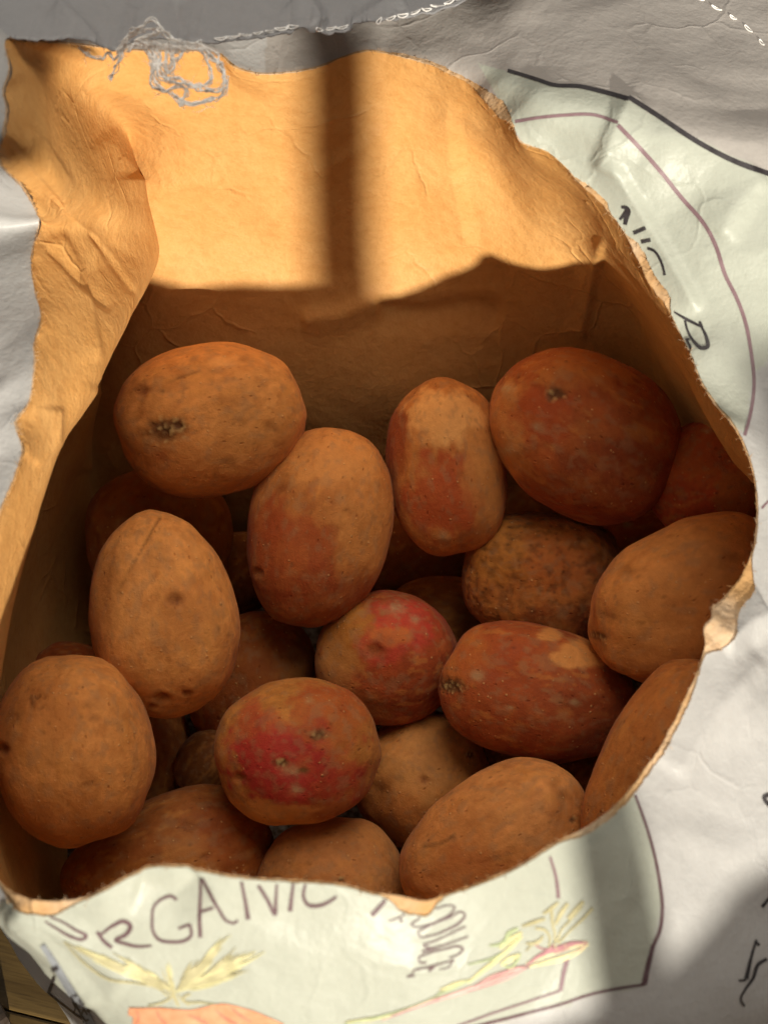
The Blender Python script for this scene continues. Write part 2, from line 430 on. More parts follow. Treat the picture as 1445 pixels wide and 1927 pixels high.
# finer course of the torn edge: photo pixels between the stations
RIM = {
 0: [(60,76),(130,80)], 1: [(240,92),(320,96)], 2: [(440,122),(475,135),(530,136)], 3: [(640,108),(690,94)],
 4: [(760,106),(815,122),(850,140)], 5: [(915,175),(945,200)], 6: [(975,262),(1030,287),(1060,312)],
 7: [(1130,382),(1165,425)], 8: [(1222,535),(1246,566)], 9: [(1298,665),(1322,722),(1350,762)],
 10: [(1400,835),(1418,890)], 11: [(1420,1025),(1395,1085),(1362,1125)], 12: [(1336,1190),(1318,1250),(1290,1310)],
 13: [(1190,1482),(1150,1525)], 14: [(1040,1592),(980,1630)], 15: [(850,1682),(800,1698),(750,1688),(700,1682)],
 16: [(560,1660),(480,1655)], 17: [(350,1637),(310,1633),(260,1645)], 18: [(160,1692),(110,1700)], 19: [(0,1665)],
 20: [(-75,1400)], 21: [(-40,1080)], 22: [(28,895),(42,845),(30,795),(55,755)], 23: [(66,640),(78,595),(66,545),(60,480)],
 24: [(70,400),(42,352),(0,308)], 25: [(12,205),(6,170),(18,130)],
}
rim_pts, rim_tag = [], []
for k in range(NS):
    u, v, t = ST[k][:3]
    rim_pts.append(at(u, v, t)); rim_tag.append(k)
    t2 = ST[(k + 1) % NS][2]
    ex = RIM[k]
    for q, (eu, ev) in enumerate(ex):
        rim_pts.append(at(eu, ev, t + (t2 - t) * (q + 1) / (len(ex) + 1))); rim_tag.append(-1)
rim_pts = np.array(rim_pts); rim_tag = np.array(rim_tag)
seg = np.linalg.norm(np.roll(rim_pts, -1, 0) - rim_pts, axis=1)
RS = np.concatenate([[0], np.cumsum(seg)[:-1]]) / seg.sum()
SS = RS[rim_tag >= 0]
NU = 1150
S = np.arange(NU) / NU
rim = hermite(S, RS, rim_pts, True)
rim_s = hermite(S, SS, rim_pts[rim_tag >= 0], True)
rim_d = rim - rim_s

def crumple(p, amp, f=1.0, seed=0, soft=.55):
    """folded paper: wandering creases, only here and there"""
    r = np.random.default_rng(seed)
    wob = np.stack([noise(p * 14 * f + 3.1), noise(p * 14 * f + 9.7), noise(p * 14 * f + 21.4)], -1) * .02 / f
    q = p + wob
    out = np.zeros(p.shape[:-1])
    for k in range(7):
        n = r.normal(size=3); n /= np.linalg.norm(n)
        fr = r.uniform(9, 26) * f
        x = q @ n * fr + r.uniform(0, 1)
        tri = np.abs(x - np.floor(x) - .5) * 2
        mask = sstep(-.1, .5, noise(p * 11 * f + 40 + 5 * k))
        out += (tri - .5) * mask / fr * 14
    out += soft * noise(p * 16 * f + 60)
    return out * amp

def sheet(ctrl_rows, knots_rows, s_edge, rows, closed=True):
    """ctrl_rows: list of (NU,3); rows: parameter values 0..1 along the path"""
    C = np.stack(ctrl_rows)                       # (R,NU,3)
    Lr = np.concatenate([[0], np.cumsum(np.linalg.norm(np.diff(C, axis=0), axis=2).mean(1))])
    Lr /= Lr[-1]
    P = hermite(rows, Lr, C)
    return np.transpose(P, (1, 0, 2))             # (NU,M,3)

def loop(idx):
    return hermite(S, SS, np.array([np.asarray(s[idx], float) for s in ST]), True)
OUT = [rim_s] + [loop(3 + k) for k in range(4)]
INN = [rim_s, rim_s * .5 + loop(7) * .5] + [loop(7 + k) for k in range(4)]

# rows: fine near the rim
def rowpar(m, g=1.6): return np.linspace(0, 1, m) ** g

def rim_noise(scale, seed):
    return fbm(np.stack([rim[:, 0] * scale, rim[:, 1] * scale, rim[:, 2] * scale + seed], -1), 4)

def relax_rim(P, first):
    return P

# ridges that can be followed in the photo (pixel polyline, height, reach in px, asymmetry)
def add_ridges(P, Nn, ridges):
    uv = proj(P)
    D = np.zeros(P.shape[:-1])
    for pts, h, w, asym in ridges:
        dd, side, along = dist_poly(uv, pts)
        ww = w * (1 + asym * side)
        prof = np.clip(1 - dd / ww, 0, 1) ** 1.15
        fade = sstep(0, .12, along) * sstep(0, .12, 1 - along)
        D += h * prof * np.maximum(fade, .15)
    return P + Nn * D[..., None]

# ---- white outer wall
MO = 150
rows_o = rowpar(MO, 1.5)
PO = sheet(OUT, None, None, rows_o)
_a = np.concatenate([np.zeros((NU, 1)), np.cumsum(np.linalg.norm(np.diff(PO, axis=1), axis=2), 1)], 1)
PO = PO + rim_d[:, None, :] * np.exp(-(_a / .016) ** 2)[..., None]
NO = grid_normals(PO, True)
if (NO[600, 40] @ (CAM - PO[600, 40])) < 0: NO = -NO
# how far the white ply is torn back from the mouth (metres along the wall)
uvr = proj(rim)
recede = .0001 + .0003 * np.clip(rim_noise(160, 5.), 0, 2) + .0004 * np.clip(rim_noise(700, 8.), -1, 2)
def bump_at(pts, h, w):
    dd, _, _ = dist_poly(uvr, pts)
    return h * np.exp(-(dd / w) ** 2)
recede += bump_at([(1195,470),(1240,565)], .0030, 22) + bump_at([(1100,350),(1130,385)], .0015, 18)
recede += bump_at([(1395,1085),(1345,1160),(1336,1190)], .006, 26) + bump_at([(800,1698),(760,1690)], .0045, 24)
recede += bump_at([(1290,1310),(1190,1482),(1100,1560)], .0016, 40)
recede += bump_at([(100,1700),(40,1688)], .004, 40) + bump_at([(760,106),(890,160),(945,200)], .001, 25)
recede = np.maximum(recede, .0002)
seglen = np.linalg.norm(np.diff(PO, axis=1), axis=2)
arc = np.concatenate([np.zeros((NU, 1)), np.cumsum(seglen, 1)], 1)      # (NU,MO)
def resample(P, arc, newarc):
    out = np.empty_like(P)
    for i in range(len(P)):
        for c in range(3):
            out[i, :, c] = np.interp(newarc[i], arc[i], P[i, :, c])
    return out
PO0, NO0 = PO.copy(), NO.copy()
newarc = recede[:, None] + (arc - 0) * (arc[:, -1:] - recede[:, None]) / arc[:, -1:]
PO = resample(PO0, arc, newarc); NO = resample(NO0, arc, newarc)
away = sstep(0, .02, newarc)
def outer_disp(P, Nn, away, off):
    amp = .0016 + .0022 * away
    uv = proj(P)
    left = sstep(140, 20, uv[..., 0]) * sstep(1100, 900, uv[..., 1])
    D = crumple(P, amp * (1 + 1.0 * left), 1.0, 3, .15) + crumple(P, .0011 * (.4 + away), 2.3, 4, .0)
    D *= (.08 + .92 * away)
    Q = P + Nn * D[..., None]
    Q = add_ridges(Q, Nn, [
        ([(1140,290),(1200,390),(1255,480),(1320,600)], .0030, 34, .4),
        ([(1190,170),(1160,235),(1125,330)], .003, 45, -.4),
        ([(1445,330),(1390,380),(1350,450)], .003, 60, .3),
        ([(1345,1215),(1400,1180),(1450,1160)], .005, 60, -.3),
        ([(1440,1230),(1350,1330),(1260,1470)], .0025, 60, .4),
        ([(20,1700),(140,1760),(260,1850)], .003, 50, .3),
        ([(0,1690),(100,1790),(190,1900)], .002, 40, .3),
        ([(250,1665),(330,1690),(380,1650)], -.003, 60, 0),
    ])
    return Q + Nn * off
PO = outer_disp(PO, NO, away, 0.)
uvo = proj(PO)
# faint green print panel inside the printed frames
tint = np.ones((NU, MO, 3))
front_panel = [(1193,1495),(1228,1600),(1245,1710),(1228,1778),(1210,1852),(1000,1905),(880,1940),(880,2200),(-200,2200),(0,1700),(300,1500),(900,1500),(1100,1500)]
side_panel = [(900,120),(960,135),(1040,160),(1130,172),(1182,185),(1300,260),(1445,325),(1600,360),(1600,560),(1420,700),(1402,815),(1300,760),(1000,300)]
for poly in (front_panel, side_panel):
    k = in_poly(uvo, poly) & (newarc < .12)
    tint[k] = (.945, 1.0, .875)
tint[(~in_poly(uvo, side_panel)) & (uvo[..., 1] < 420) & (uvo[..., 0] > 500)] = (.86, .81, .77)  # upper-right paper toned darker for the shade it lies in
sack = empty('paper_sack', (0, -.03, -.03))
tag(sack, 'torn open white paper sack with brown kraft lining holding potatoes', 'paper sack')
INV = Vector((0, .03, .03))
def sack_part(name, verts, faces, mat, attr=None, parent=None):
    o = mesh_np(name, np.asarray(verts) + np.array([0, .03, .03]), faces, mat, parent or sack, True, attr)
    return o
FO = grid_faces(NU, MO, True)
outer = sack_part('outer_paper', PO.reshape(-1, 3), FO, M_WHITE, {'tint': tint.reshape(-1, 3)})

# ---- torn kraft fringe that shows where the white ply has pulled away
MF = 12
fr = np.linspace(0, 1, MF)[None, :] * (recede[:, None] + .003)
PF = resample(PO0, arc, np.pad(fr, ((0, 0), (0, MO - MF)), 'edge'))[:, :MF]
NF = resample(NO0, arc, np.pad(fr, ((0, 0), (0, MO - MF)), 'edge'))[:, :MF]
PF = outer_disp(PF, NF, sstep(0, .02, fr), -.0006)
PF += NF * (noise(PF * 420) * .00018)[..., None]
jag = np.clip(rim_noise(200, 2.), 0, 2) * .0004 + rim_noise(1100, 3.) * .0002
inward = rim - loop(3); inward /= np.linalg.norm(inward, axis=1)[:, None]
lobes = bump_at([(925,160),(955,195)], .004, 26) + bump_at([(1345,1160),(1336,1190)], .003, 22)
PF += inward[:, None, :] * ((jag + lobes)[:, None] * (1 - np.linspace(0, 1, MF))[None, :])[..., None]
fringe = sack_part('torn_fringe', PF.reshape(-1, 3), grid_faces(NU, MF, True), M_TORN)
sol = fringe.modifiers.new('thickness', 'SOLIDIFY'); sol.thickness = .0003; sol.offset = -1

# ---- kraft lining
MI = 170
rows_i = rowpar(MI, 1.25)
PI = sheet(INN, None, None, rows_i)
_a = np.concatenate([np.zeros((NU, 1)), np.cumsum(np.linalg.norm(np.diff(PI, axis=1), axis=2), 1)], 1)
PI = PI + rim_d[:, None, :] * np.exp(-(_a / .014) ** 2)[..., None]
PI = PI + (PF[:, 0] - NF[:, 0] * .0002 - rim)[:, None, :] * np.exp(-(_a / .004) ** 2)[..., None]
NI = grid_normals(PI, True)
cen = np.array([0, -.05, .2])
flip = np.sign(np.sum(NI * (cen - PI), -1).mean())
NI *= flip
seglen = np.linalg.norm(np.diff(PI, axis=1), axis=2)
arci = np.concatenate([np.zeros((NU, 1)), np.cumsum(seglen, 1)], 1)
awi = sstep(0, .02, arci)
uvi = proj(PI)
leftm = sstep(330, 150, uvi[..., 0]) * sstep(1500, 1200, uvi[..., 1])
Di = crumple(PI, .0022 - .0016 * leftm, 1.0, 13, .2) + crumple(PI, .0009 - .0005 * leftm, 2.2, 14, .0)
PI = PI + NI * (Di * awi)[..., None]
PI = add_ridges(PI, NI, [
    ([(5,255),(60,320),(125,385)], -.0016, 13, .5),
    ([(45,250),(95,300),(130,345)], .0010, 22, .6),
    ([(70,90),(72,180),(75,300),(150,430),(190,520)], .003, 60, .3),
    ([(150,430),(210,490),(262,560)], -.0013, 12, .4),
    ([(80,460),(150,540),(215,590)], -.0016, 16, -.4),
    ([(100,430),(165,560),(188,690)], .0018, 42, .65),
    ([(190,720),(170,790),(165,900)], .002, 30, .3),
    ([(108,760),(105,830),(60,880)], .002, 34, .5),
    ([(1135,440),(1110,560),(1090,650)], .002, 26, .6),
    ([(840,180),(850,330),(880,480)], .0022, 50, .4),
    ([(700,580),(800,590),(880,575),(960,585)], -.003, 40, .3),
    ([(560,600),(640,590),(720,560)], .0028, 36, .3),
    ([(560,330),(640,300),(730,240)], .0016, 34, .4),
    ([(210,340),(300,345),(420,340)], .0014, 26, .4),
    ([(200,470),(260,330),(180,250)], .0018, 60, .3),
])
lining = sack_part('kraft_lining', PI.reshape(-1, 3), grid_faces(NU, MI, True), M_KRAFT)
# bottom of the sack, coloured near-black for shade between the potatoes
bot = PI[:, -1]
bc = bot.mean(0)
V = np.concatenate([bot, [bc]])
Fb = np.stack([np.arange(NU), (np.arange(NU) + 1) % NU, np.full(NU, NU)], 1)
sack_part('gap_shade_bottom', V, Fb, plain('gap_shade', (.045, .024, .011), .95, .05, .8, 400.))

# ---- folded top with the stitched seam
edge_px = [(-90,66,.556),(0,72,.56),(60,76,.563),(130,74,.566),(175,84,.568),(215,92,.57),(250,76,.572),(330,72,.574),(400,82,.577),(440,76,.58),(500,68,.585),(560,58,.59),
           (600,62,.594),(640,60,.598),(690,52,.603),(760,36,.609),(820,20,.614),(880,0,.619),(960,-40,.625),(1040,-80,.63)]
E0 = np.array([at(*e) for e in edge_px])
Ls = np.concatenate([[0], np.cumsum(np.linalg.norm(np.diff(E0, axis=0), axis=1))]); Ls /= Ls[-1]
NT, MT = 420, 70
xs = np.linspace(0, 1, NT)
E = hermite(xs, Ls, E0)
E_s = E.copy()
E[:, 2] += .0006 * fbm(E * 260, 3); E[:, 1] += .0008 * fbm(E * 300 + 4, 3)
Ej = E - E_s; E = E_s
mid = E + np.array([0, .035, -.005]); mid[:, 1] = mid[:, 1] * .6 + .4 * .105
far = E.copy(); far[:, 1] = .150; far[:, 2] = .286 - .012 * xs
back = E.copy(); back[:, 1] = .172; back[:, 2] = .262 - .012 * xs
tuck = E.copy(); tuck[:, 1] = .178; tuck[:, 2] = .20
Cc = np.stack([E, mid, far, back, tuck])
Lr = np.array([0, .25, .6, .85, 1.0])
PT = np.transpose(hermite(np.linspace(0, 1, MT), Lr, Cc), (1, 0, 2))
PT = PT + Ej[:, None, :] * np.exp(-np.linspace(0, 12, MT))[None, :, None]
NTn = grid_normals(PT, False)
if (NTn[200, 10] @ (CAM - PT[200, 10])) < 0: NTn = -NTn
aw = sstep(0, .4, np.linspace(0, 1, MT))[None, :]
PT = PT + NTn * ((crumple(PT, .0022, 1.1, 23) + crumple(PT, .0006, 2.5, 24)) * (.3 + .7 * aw))[..., None]
PT = add_ridges(PT, NTn, [([(105,0),(150,45),(195,92)], .0022, 30, .5), ([(560,-10),(590,30),(600,62)], .004, 40, .3), ([(650,60),(720,15),(760,-10)], .003, 40, .4),
                          ([(330,-10),(340,30),(345,70)], -.003, 50, 0)])
tt = np.ones((NT * MT, 3)) * np.array([.80, .80, .83])  # shade on the folded top put into its tint
flap = sack_part('folded_top', PT.reshape(-1, 3), grid_faces(NT, MT), M_WHITE, {'tint': tt})
sol = flap.modifiers.new('thickness', 'SOLIDIFY'); sol.thickness = .0004; sol.offset = -1

# ---- tubes for thread
def tube(pts, r, nseg=8, closed_ends=True):
    pts = np.asarray(pts, float)
    Tn = np.gradient(pts, axis=0); Tn /= np.linalg.norm(Tn, axis=1)[:, None] + 1e-12
    ref = np.array([.3, .2, .93]); 
    A = np.cross(Tn, ref); A /= np.linalg.norm(A, axis=1)[:, None] + 1e-12
    B = np.cross(Tn, A)
    a = np.linspace(0, 2 * np.pi, nseg, endpoint=False)
    r = np.broadcast_to(np.asarray(r, float), (len(pts),))
    ring = A[:, None] * np.cos(a)[None, :, None] + B[:, None] * np.sin(a)[None, :, None]
    Vt = (pts[:, None] + ring * r[:, None, None]).reshape(-1, 3)
    n = len(pts)
    i = np.arange(n - 1)[:, None]; j = np.arange(nseg)[None, :]; j2 = (j + 1) % nseg
    Ft = np.stack([i * nseg + j, i * nseg + j2, (i + 1) * nseg + j2, (i + 1) * nseg + j], -1).reshape(-1, 4)
    return Vt, Ft

def join(parts):
    Vs, Fs, o = [], [], 0
    for v, f in parts:
        Vs.append(v); Fs.append(f + o); o += len(v)
    return np.concatenate(Vs), np.concatenate(Fs)

def smooth_px(pts, n, jitter=0, seed=0):
    P3 = np.array([at(*p) for p in pts])
    l = np.concatenate([[0], np.cumsum(np.linalg.norm(np.diff(P3, axis=0), axis=1))]); l /= l[-1]
    Q = hermite(np.linspace(0, 1, n), l, P3)
    if jitter:
        Q += jitter * np.stack([noise(Q * 500 + seed), noise(Q * 500 + seed + 9), noise(Q * 500 + seed + 31)], -1)
    return Q

# one chain stitch, shared by all
a = np.linspace(0, 2 * np.pi, 22)
link = np.stack([np.cos(a) * .0028, np.sin(a) * .0006 * (1.25 - .35 * np.cos(a)), .00025 * np.cos(2 * a)], -1)
LV, LF = tube(link, .00027, 7)
stitch_mesh = None
bl = BVHTree.FromPolygons([Vector(p) for p in PT.reshape(-1, 3)], [tuple(f) for f in grid_faces(NT, MT).tolist()])
def lay_stitches(pts_px, step, lift=.0004, bvh=bl, size=1.0):
    global stitch_mesh
    Q = smooth_px([(u, v, 1.) for u, v in pts_px], 400)
    uvq = proj(Q)
    l = np.concatenate([[0], np.cumsum(np.linalg.norm(np.diff(uvq, axis=0), axis=1))])
    pos = np.arange(step / 2, l[-1], step)
    for p in pos:
        u, v = np.interp(p, l, uvq[:, 0]), np.interp(p, l, uvq[:, 1])
        u2, v2 = np.interp(p + 4, l, uvq[:, 0]), np.interp(p + 4, l, uvq[:, 1])
        def hit(u, v):
            dr = Vector(at(u, v, 1.) - CAM).normalized()
            return bvh.ray_cast(Vector(CAM), dr)
        h1, h2 = hit(u, v), hit(u2, v2)
        if h1[0] is None or h2[0] is None: continue
        nrm = h1[1] if h1[1].dot(Vector(CAM) - h1[0]) > 0 else -h1[1]
        x = (h2[0] - h1[0]).normalized(); x = (x - nrm * x.dot(nrm)).normalized(); y = nrm.cross(x)
        if stitch_mesh is None:
            o = mesh_np('stitch', LV, LF, M_THREAD, sack); stitch_mesh = o.data
        else:
            o = bpy.data.objects.new('stitch', stitch_mesh); COL.objects.link(o); o.parent = sack
        M = Matrix((x, y, nrm)).transposed().to_4x4()
        M.translation = h1[0] + nrm * lift + INV
        o.matrix_local = M @ Matrix.Rotation(random.uniform(-.12, .12), 4, 'Z') @ Matrix.Diagonal((size * random.uniform(.75, 1.1), size * random.uniform(.6, 1.1), size, 1))
lay_stitches([(405,76),(440,71),(500,62),(560,52),(600,56),(640,54),(690,46),(760,30),(820,14),(880,-8)], 23)
bo = BVHTree.FromPolygons([Vector(p) for p in PO.reshape(-1, 3)], [tuple(f) for f in FO.tolist()])
lay_stitches([(1300,-10),(1345,15),(1395,45),(1445,95)], 36, .0003, bo, .72)

# frayed thread hanging from the seam
TH = [
 [(208,150,.572),(225,110,.570),(240,75,.568),(270,58,.565),(300,52,.563),(330,75,.562),(350,80,.563),(380,85,.565),(405,100,.566),(420,140,.565),(427,165,.563),(415,180,.561),(390,190,.56),(365,197,.559),(345,193,.559),(325,178,.56),(305,165,.561),(290,140,.562),(292,110,.563),(285,90,.565),(265,82,.567),(240,95,.568)],
 [(222,100,.570),(245,62,.566),(262,52,.564),(290,40,.562),(305,55,.561),(280,68,.562),(258,74,.563),(300,82,.563),(340,88,.563),(375,96,.564),(392,118,.563),(400,140,.562),(388,158,.561),(362,160,.561),(335,148,.561),(312,142,.562),(302,125,.563),(300,100,.564),(290,80,.565)],
 [(283,88,.566),(296,112,.563),(300,140,.561),(318,150,.560),(350,158,.559),(385,170,.559),(412,172,.559),(424,150,.560),(412,120,.562),(392,98,.564),(370,90,.565)],
 [(272,84,.566),(288,118,.563),(286,160,.561),(310,172,.560),(332,162,.560),(352,172,.559),(340,192,.559),(372,194,.559),(400,184,.56)],
 [(318,90,.565),(312,112,.563),(318,138,.561),(330,128,.562),(322,104,.563),(338,92,.565)],
 [(345,92,.565),(336,108,.563),(326,112,.563),(320,130,.562)],
 [(150,92,.572),(175,108,.571),(195,112,.571),(205,98,.571),(215,112,.571),(228,98,.57),(238,80,.569)],
]
tparts = []
for k, pts in enumerate(TH):
    Q = smooth_px(pts, 30 * len(pts), .00035, k * 7)
    for z in range(6):
        off = np.stack([noise(Q * 260 + z * 50 + k), noise(Q * 260 + z * 50 + 90), noise(Q * 260 + z * 70 + 33)], -1) * .0004 * z
        tparts.append(tube(Q + off, .00021 + .0001 * noise(Q * 200 + z * 20), 5))
fz = np.random.default_rng(31)
for k in range(420):
    v_, f_ = tparts[fz.integers(len(tparts))]
    b_ = v_[fz.integers(len(v_))]
    d_ = fz.normal(size=3); d_ /= np.linalg.norm(d_)
    ln = fz.uniform(.0008, .0028)
    tparts.append(tube(np.stack([b_, b_ + d_ * ln * .5 + fz.normal(size=3) * .0003, b_ + d_ * ln + fz.normal(size=3) * .0006]), np.array([.00007, .00006, .00003]), 5))
TV, TF = join(tparts)
sack_part('frayed_thread', TV, TF, M_THREAD)

# torn fibres standing off the ragged edge
fib = []
fr_rng = np.random.default_rng(5)
for k in range(900):
    i = fr_rng.integers(0, NU)
    base = PF[i, 0]
    if fr_rng.random() < .5: base = PO[i, 0]
    dirv = inward[i] * fr_rng.uniform(.2, 1) + fr_rng.normal(size=3) * .6
    dirv /= np.linalg.norm(dirv)
    ln = fr_rng.uniform(.0006, .0022)
    c = base + dirv * ln * .5 + fr_rng.normal(size=3) * .0002
    fib.append(tube(np.stack([base, c, base + dirv * ln + fr_rng.normal(size=3) * .0004]), np.array([.00009, .00008, .00003]), 4))
fv, ff = join(fib)
o = sack_part('torn_fibres', fv, ff, M_TORN); o['kind'] = 'stuff'

# ---- print on the outer wall
LIFT = [.00015]
def ray(bvh, u, v):
    h = bvh.ray_cast(Vector(CAM), Vector(at(u, v, 1.) - CAM).normalized())
    if h[0] is None: return None
    n = h[1] if h[1].dot(Vector(CAM) - h[0]) > 0 else -h[1]
    return np.array(h[0] + n * LIFT[0])

def strokes(name, items, mat, step=3.0, bvh=bo, parent=None):
    """items: (pixel polyline, width or (w0,w1..)) drawn as ink ribbons lying on the paper"""
    Vs, Fs = [], []
    LIFT[0] += .000003
    for pts, w in items:
        pts = np.asarray(pts, float)
        l = np.concatenate([[0], np.cumsum(np.linalg.norm(np.diff(pts, axis=0), axis=1))])
        n = max(3, int(l[-1] / step) + 1)
        x = np.linspace(0, l[-1], n)
        Q = np.stack([np.interp(x, l, pts[:, 0]), np.interp(x, l, pts[:, 1])], -1) if len(pts) < 3 else hermite(x, l, pts)
        w = np.atleast_1d(np.asarray(w, float))
        W = np.interp(x / l[-1], np.linspace(0, 1, len(w)), w) if len(w) > 1 else np.full(n, w[0])
        T = np.gradient(Q, axis=0); T /= np.linalg.norm(T, axis=1)[:, None] + 1e-9
        Nn = np.stack([-T[:, 1], T[:, 0]], -1)
        nc = 3 if W.max() < 12 else 7
        prev = None
        for i in range(n):
            row = []
            for c in np.linspace(-.5, .5, nc):
                h = ray(bvh, *(Q[i] + Nn[i] * W[i] * c))
                if h is None: row = None; break
                row.append(h)
            if row is None: prev = None; continue
            b0 = len(Vs); Vs.extend(row)
            if prev is not None and np.linalg.norm(np.array(row[1]) - Vs[prev + 1]) < .006:
                for c in range(nc - 1):
                    Fs.append((prev + c, prev + c + 1, b0 + c + 1, b0 + c))
            prev = b0 if nc == len(row) else None
    if Fs:
        return sack_part(name, np.array(Vs), np.array(Fs), mat, None, parent or outer)

def each(name, items, mat, step=3.0):
    for it in items: strokes(name, [it], mat, step)
each('frame_line', [([(955,133),(1010,150),(1040,160),(1090,163),(1130,172),(1182,186)], (7,9)), ([(1182,183),(1240,220),(1300,260),(1385,305),(1460,332)], (9,10))], M_BLACK)
each('inner_frame_line', [([(969,229),(1010,222),(1060,217),(1120,217),(1162,231)], 6), ([(1162,236),(1200,275),(1240,320),(1280,370),(1330,430),(1345,460),(1365,520),(1385,560),(1400,600),(1412,660),(1418,720),(1411,780),(1400,820)], (8,8,7,6))], M_PURPLE)
each('frame_line', [([(1193,1494),(1210,1540),(1228,1600),(1240,1660),(1245,1710),(1240,1752),(1228,1780)], (5,6,7)), ([(1228,1778),(1218,1818),(1211,1852)], (8,11)), ([(1213,1852),(1160,1860),(1100,1874),(1060,1888),(1000,1904),(890,1932)], (5,6))], M_INK)
each('inner_frame_line', [([(1034,1612),(1045,1650),(1050,1690)], (5,7)), ([(1068,1800),(1060,1830),(1054,1864)], (9,8)), ([(1054,1864),(1000,1882),(930,1905),(860,1930)], 4), ([(1432,957),(1450,938)], 4)], M_PURPLE)

def z2(x0, y0, s, pts): return [(x0 + a / s, y0 + b / s) for a, b in pts]
A5 = lambda pts: z2(80, 1620, 3.6125, pts)
G3 = lambda pts: z2(400, 1600, 2.89, pts)
P3 = lambda pts: z2(640, 1640, 4.8167, pts)
R3 = lambda pts: z2(1100, 350, 4.188, pts)
each('lettering', [
    (A5([(30,372),(130,410),(230,470),(300,515),(280,530),(200,515),(100,460),(20,410)]), (3,4,7,5,3)),
    (A5([(375,480),(420,545),(475,590)]), 7), (A5([(400,500),(480,440),(560,410),(600,440),(580,490),(500,540),(560,560),(640,580),(745,575)]), (4,7,9,6,6,4)),
    (A5([(915,265),(880,240),(820,255),(760,310),(748,400),(755,480),(790,530),(880,550),(980,535),(1010,510),(1005,430)]), (6,5,6,6,6)), (A5([(1005,430),(925,460)]), 5),
    (A5([(1075,520),(1070,400),(1075,270),(1080,120)]), (8,7,5)), (A5([(1090,120),(1140,220),(1200,330),(1260,410),(1310,420),(1330,400)]), (5,7,6,4)), (A5([(1080,345),(1165,318)]), 5),
    (G3([(158,170),(178,270),(195,375)]), (6,7,9)), (G3([(250,190),(300,270),(340,345),(345,270),(350,185)]), (7,7,8,6,5)),
    (G3([(440,180),(430,260),(422,330)]), (5,7,9)), (G3([(505,185),(495,250),(520,295),(580,300),(640,275),(675,250)]), (5,7,7,5)),
    (G3([(950,258),(910,305),(865,355)]), (6,8,9)),
    (P3([(705,320),(600,380),(520,420),(440,450)]), (2.5,3.1,3.1,2.5)), (P3([(690,345),(780,350)]), 3), (P3([(545,460),(560,430)]), 5),
    (P3([(640,480),(720,420),(860,340),(980,305),(1035,315),(1010,370),(900,440),(760,490),(660,495),(635,470)]), (3.1,2.5,2.5,3.6,2.5,3.1)),
    (P3([(710,540),(850,470),(1000,410),(1100,365),(1130,390),(1090,450),(960,530),(820,580),(720,585),(700,545)]), (3.1,2.5,3.1,4.6,3.1,3.1)),
    (P3([(1135,495),(1000,560),(850,630),(755,670),(800,690),(920,670),(1040,630),(1160,585)]), (3.1,2.5,3.6,3.1,2.5)), (P3([(735,725),(860,690)]), 4),
    (P3([(780,825),(720,820),(710,790),(800,740),(950,700),(1080,680),(1110,695),(1080,740),(980,780)]), (3.1,3.6,3.1,4.1,2.0)),
    (P3([(1035,798),(850,850),(670,890)]), (2.5,3.1,3.1)), (P3([(670,890),(640,940),(605,950),(680,945)]), (2.5,3.1,2.0)), (P3([(850,855),(800,900)]), 5), (P3([(1025,800),(970,870),(895,885)]), (2.5,2.5,1.5)),
], M_INK, 2.5)
each('side_lettering', [
    (R3([(290,165),(335,175),(345,190),(330,250),(318,305)]), (5,8,9,7)), (R3([(340,185),(300,240),(275,265)]), (9,7,4)),
    (R3([(385,372),(480,330)]), 7), (R3([(445,440),(520,425)]), 7), (R3([(495,490),(545,510),(600,590),(632,695)]), (5,5,4)), (R3([(620,700),(640,690)]), 4),
    (R3([(705,993),(800,1050),(920,1112)]), (3,6,4)), (R3([(905,1070),(925,1115)]), 5),
    (R3([(790,1060),(810,1140),(860,1230),(920,1280),(965,1270),(960,1200),(920,1110)]), (4,4,6,8,6,4)),
    (R3([(790,1215),(825,1210)]), 5), (R3([(800,1215),(830,1270),(825,1335)]), (4,5,3)),
], M_BLACK, 2.5)
each('corner_lettering', [
    ([(1421,1768),(1412,1800),(1402,1842)], (4,6,9)), ([(1418,1770),(1427,1779)], 5), ([(1388,1845),(1402,1844)], 4),
    ([(1441,1804),(1425,1814),(1415,1840),(1400,1862),(1392,1880),(1399,1893)], (6,7,6,4,4)), ([(1447,1688),(1432,1706)], 6), ([(1447,1495),(1437,1500),(1447,1518)], 8),
], M_BLACK, 2.5)

# printed vegetables
def ink(name, c): return plain(name, c, .55, .3, .25, 260.)
I_YG, I_OL, I_GR, I_OR, I_RD, I_PK, I_PU, I_CR = (ink('leaf_yellow_ink', (.42, .39, .20)), ink('olive_ink', (.30, .27, .15)), ink('leaf_green_ink', (.26, .30, .16)),
    ink('carrot_orange_ink', (.48, .21, .11)), ink('carrot_red_ink', (.38, .13, .08)), ink('pink_ink', (.45, .27, .24)), ink('purple_ink', (.27, .12, .13)), ink('pale_root_ink', (.46, .40, .22)))
lr = np.random.default_rng(21)
base = np.array((905, 890.))
def fan(tips, n, wj, spread=40):
    out = []
    for k in range(n):
        tx, ty = tips[lr.integers(len(tips))]
        e = np.array((tx, ty)) + lr.normal(size=2) * spread * (.4, .5)
        f0 = lr.uniform(.0, .55); f1 = lr.uniform(f0 + .25, 1.0)
        m = (base + e) / 2 + lr.normal(size=2) * (spread * .5) + (0, 25)
        q = lambda f: (1 - f) ** 2 * base + 2 * f * (1 - f) * m + f * f * e
        out.append((A5([q(f0), q((f0 + f1) / 2), q(f1)]), (lr.uniform(1, 2), lr.uniform(3, wj), 1)))
    return out
left_t = [(160,540),(260,600),(380,640),(480,650),(560,680),(640,700)]
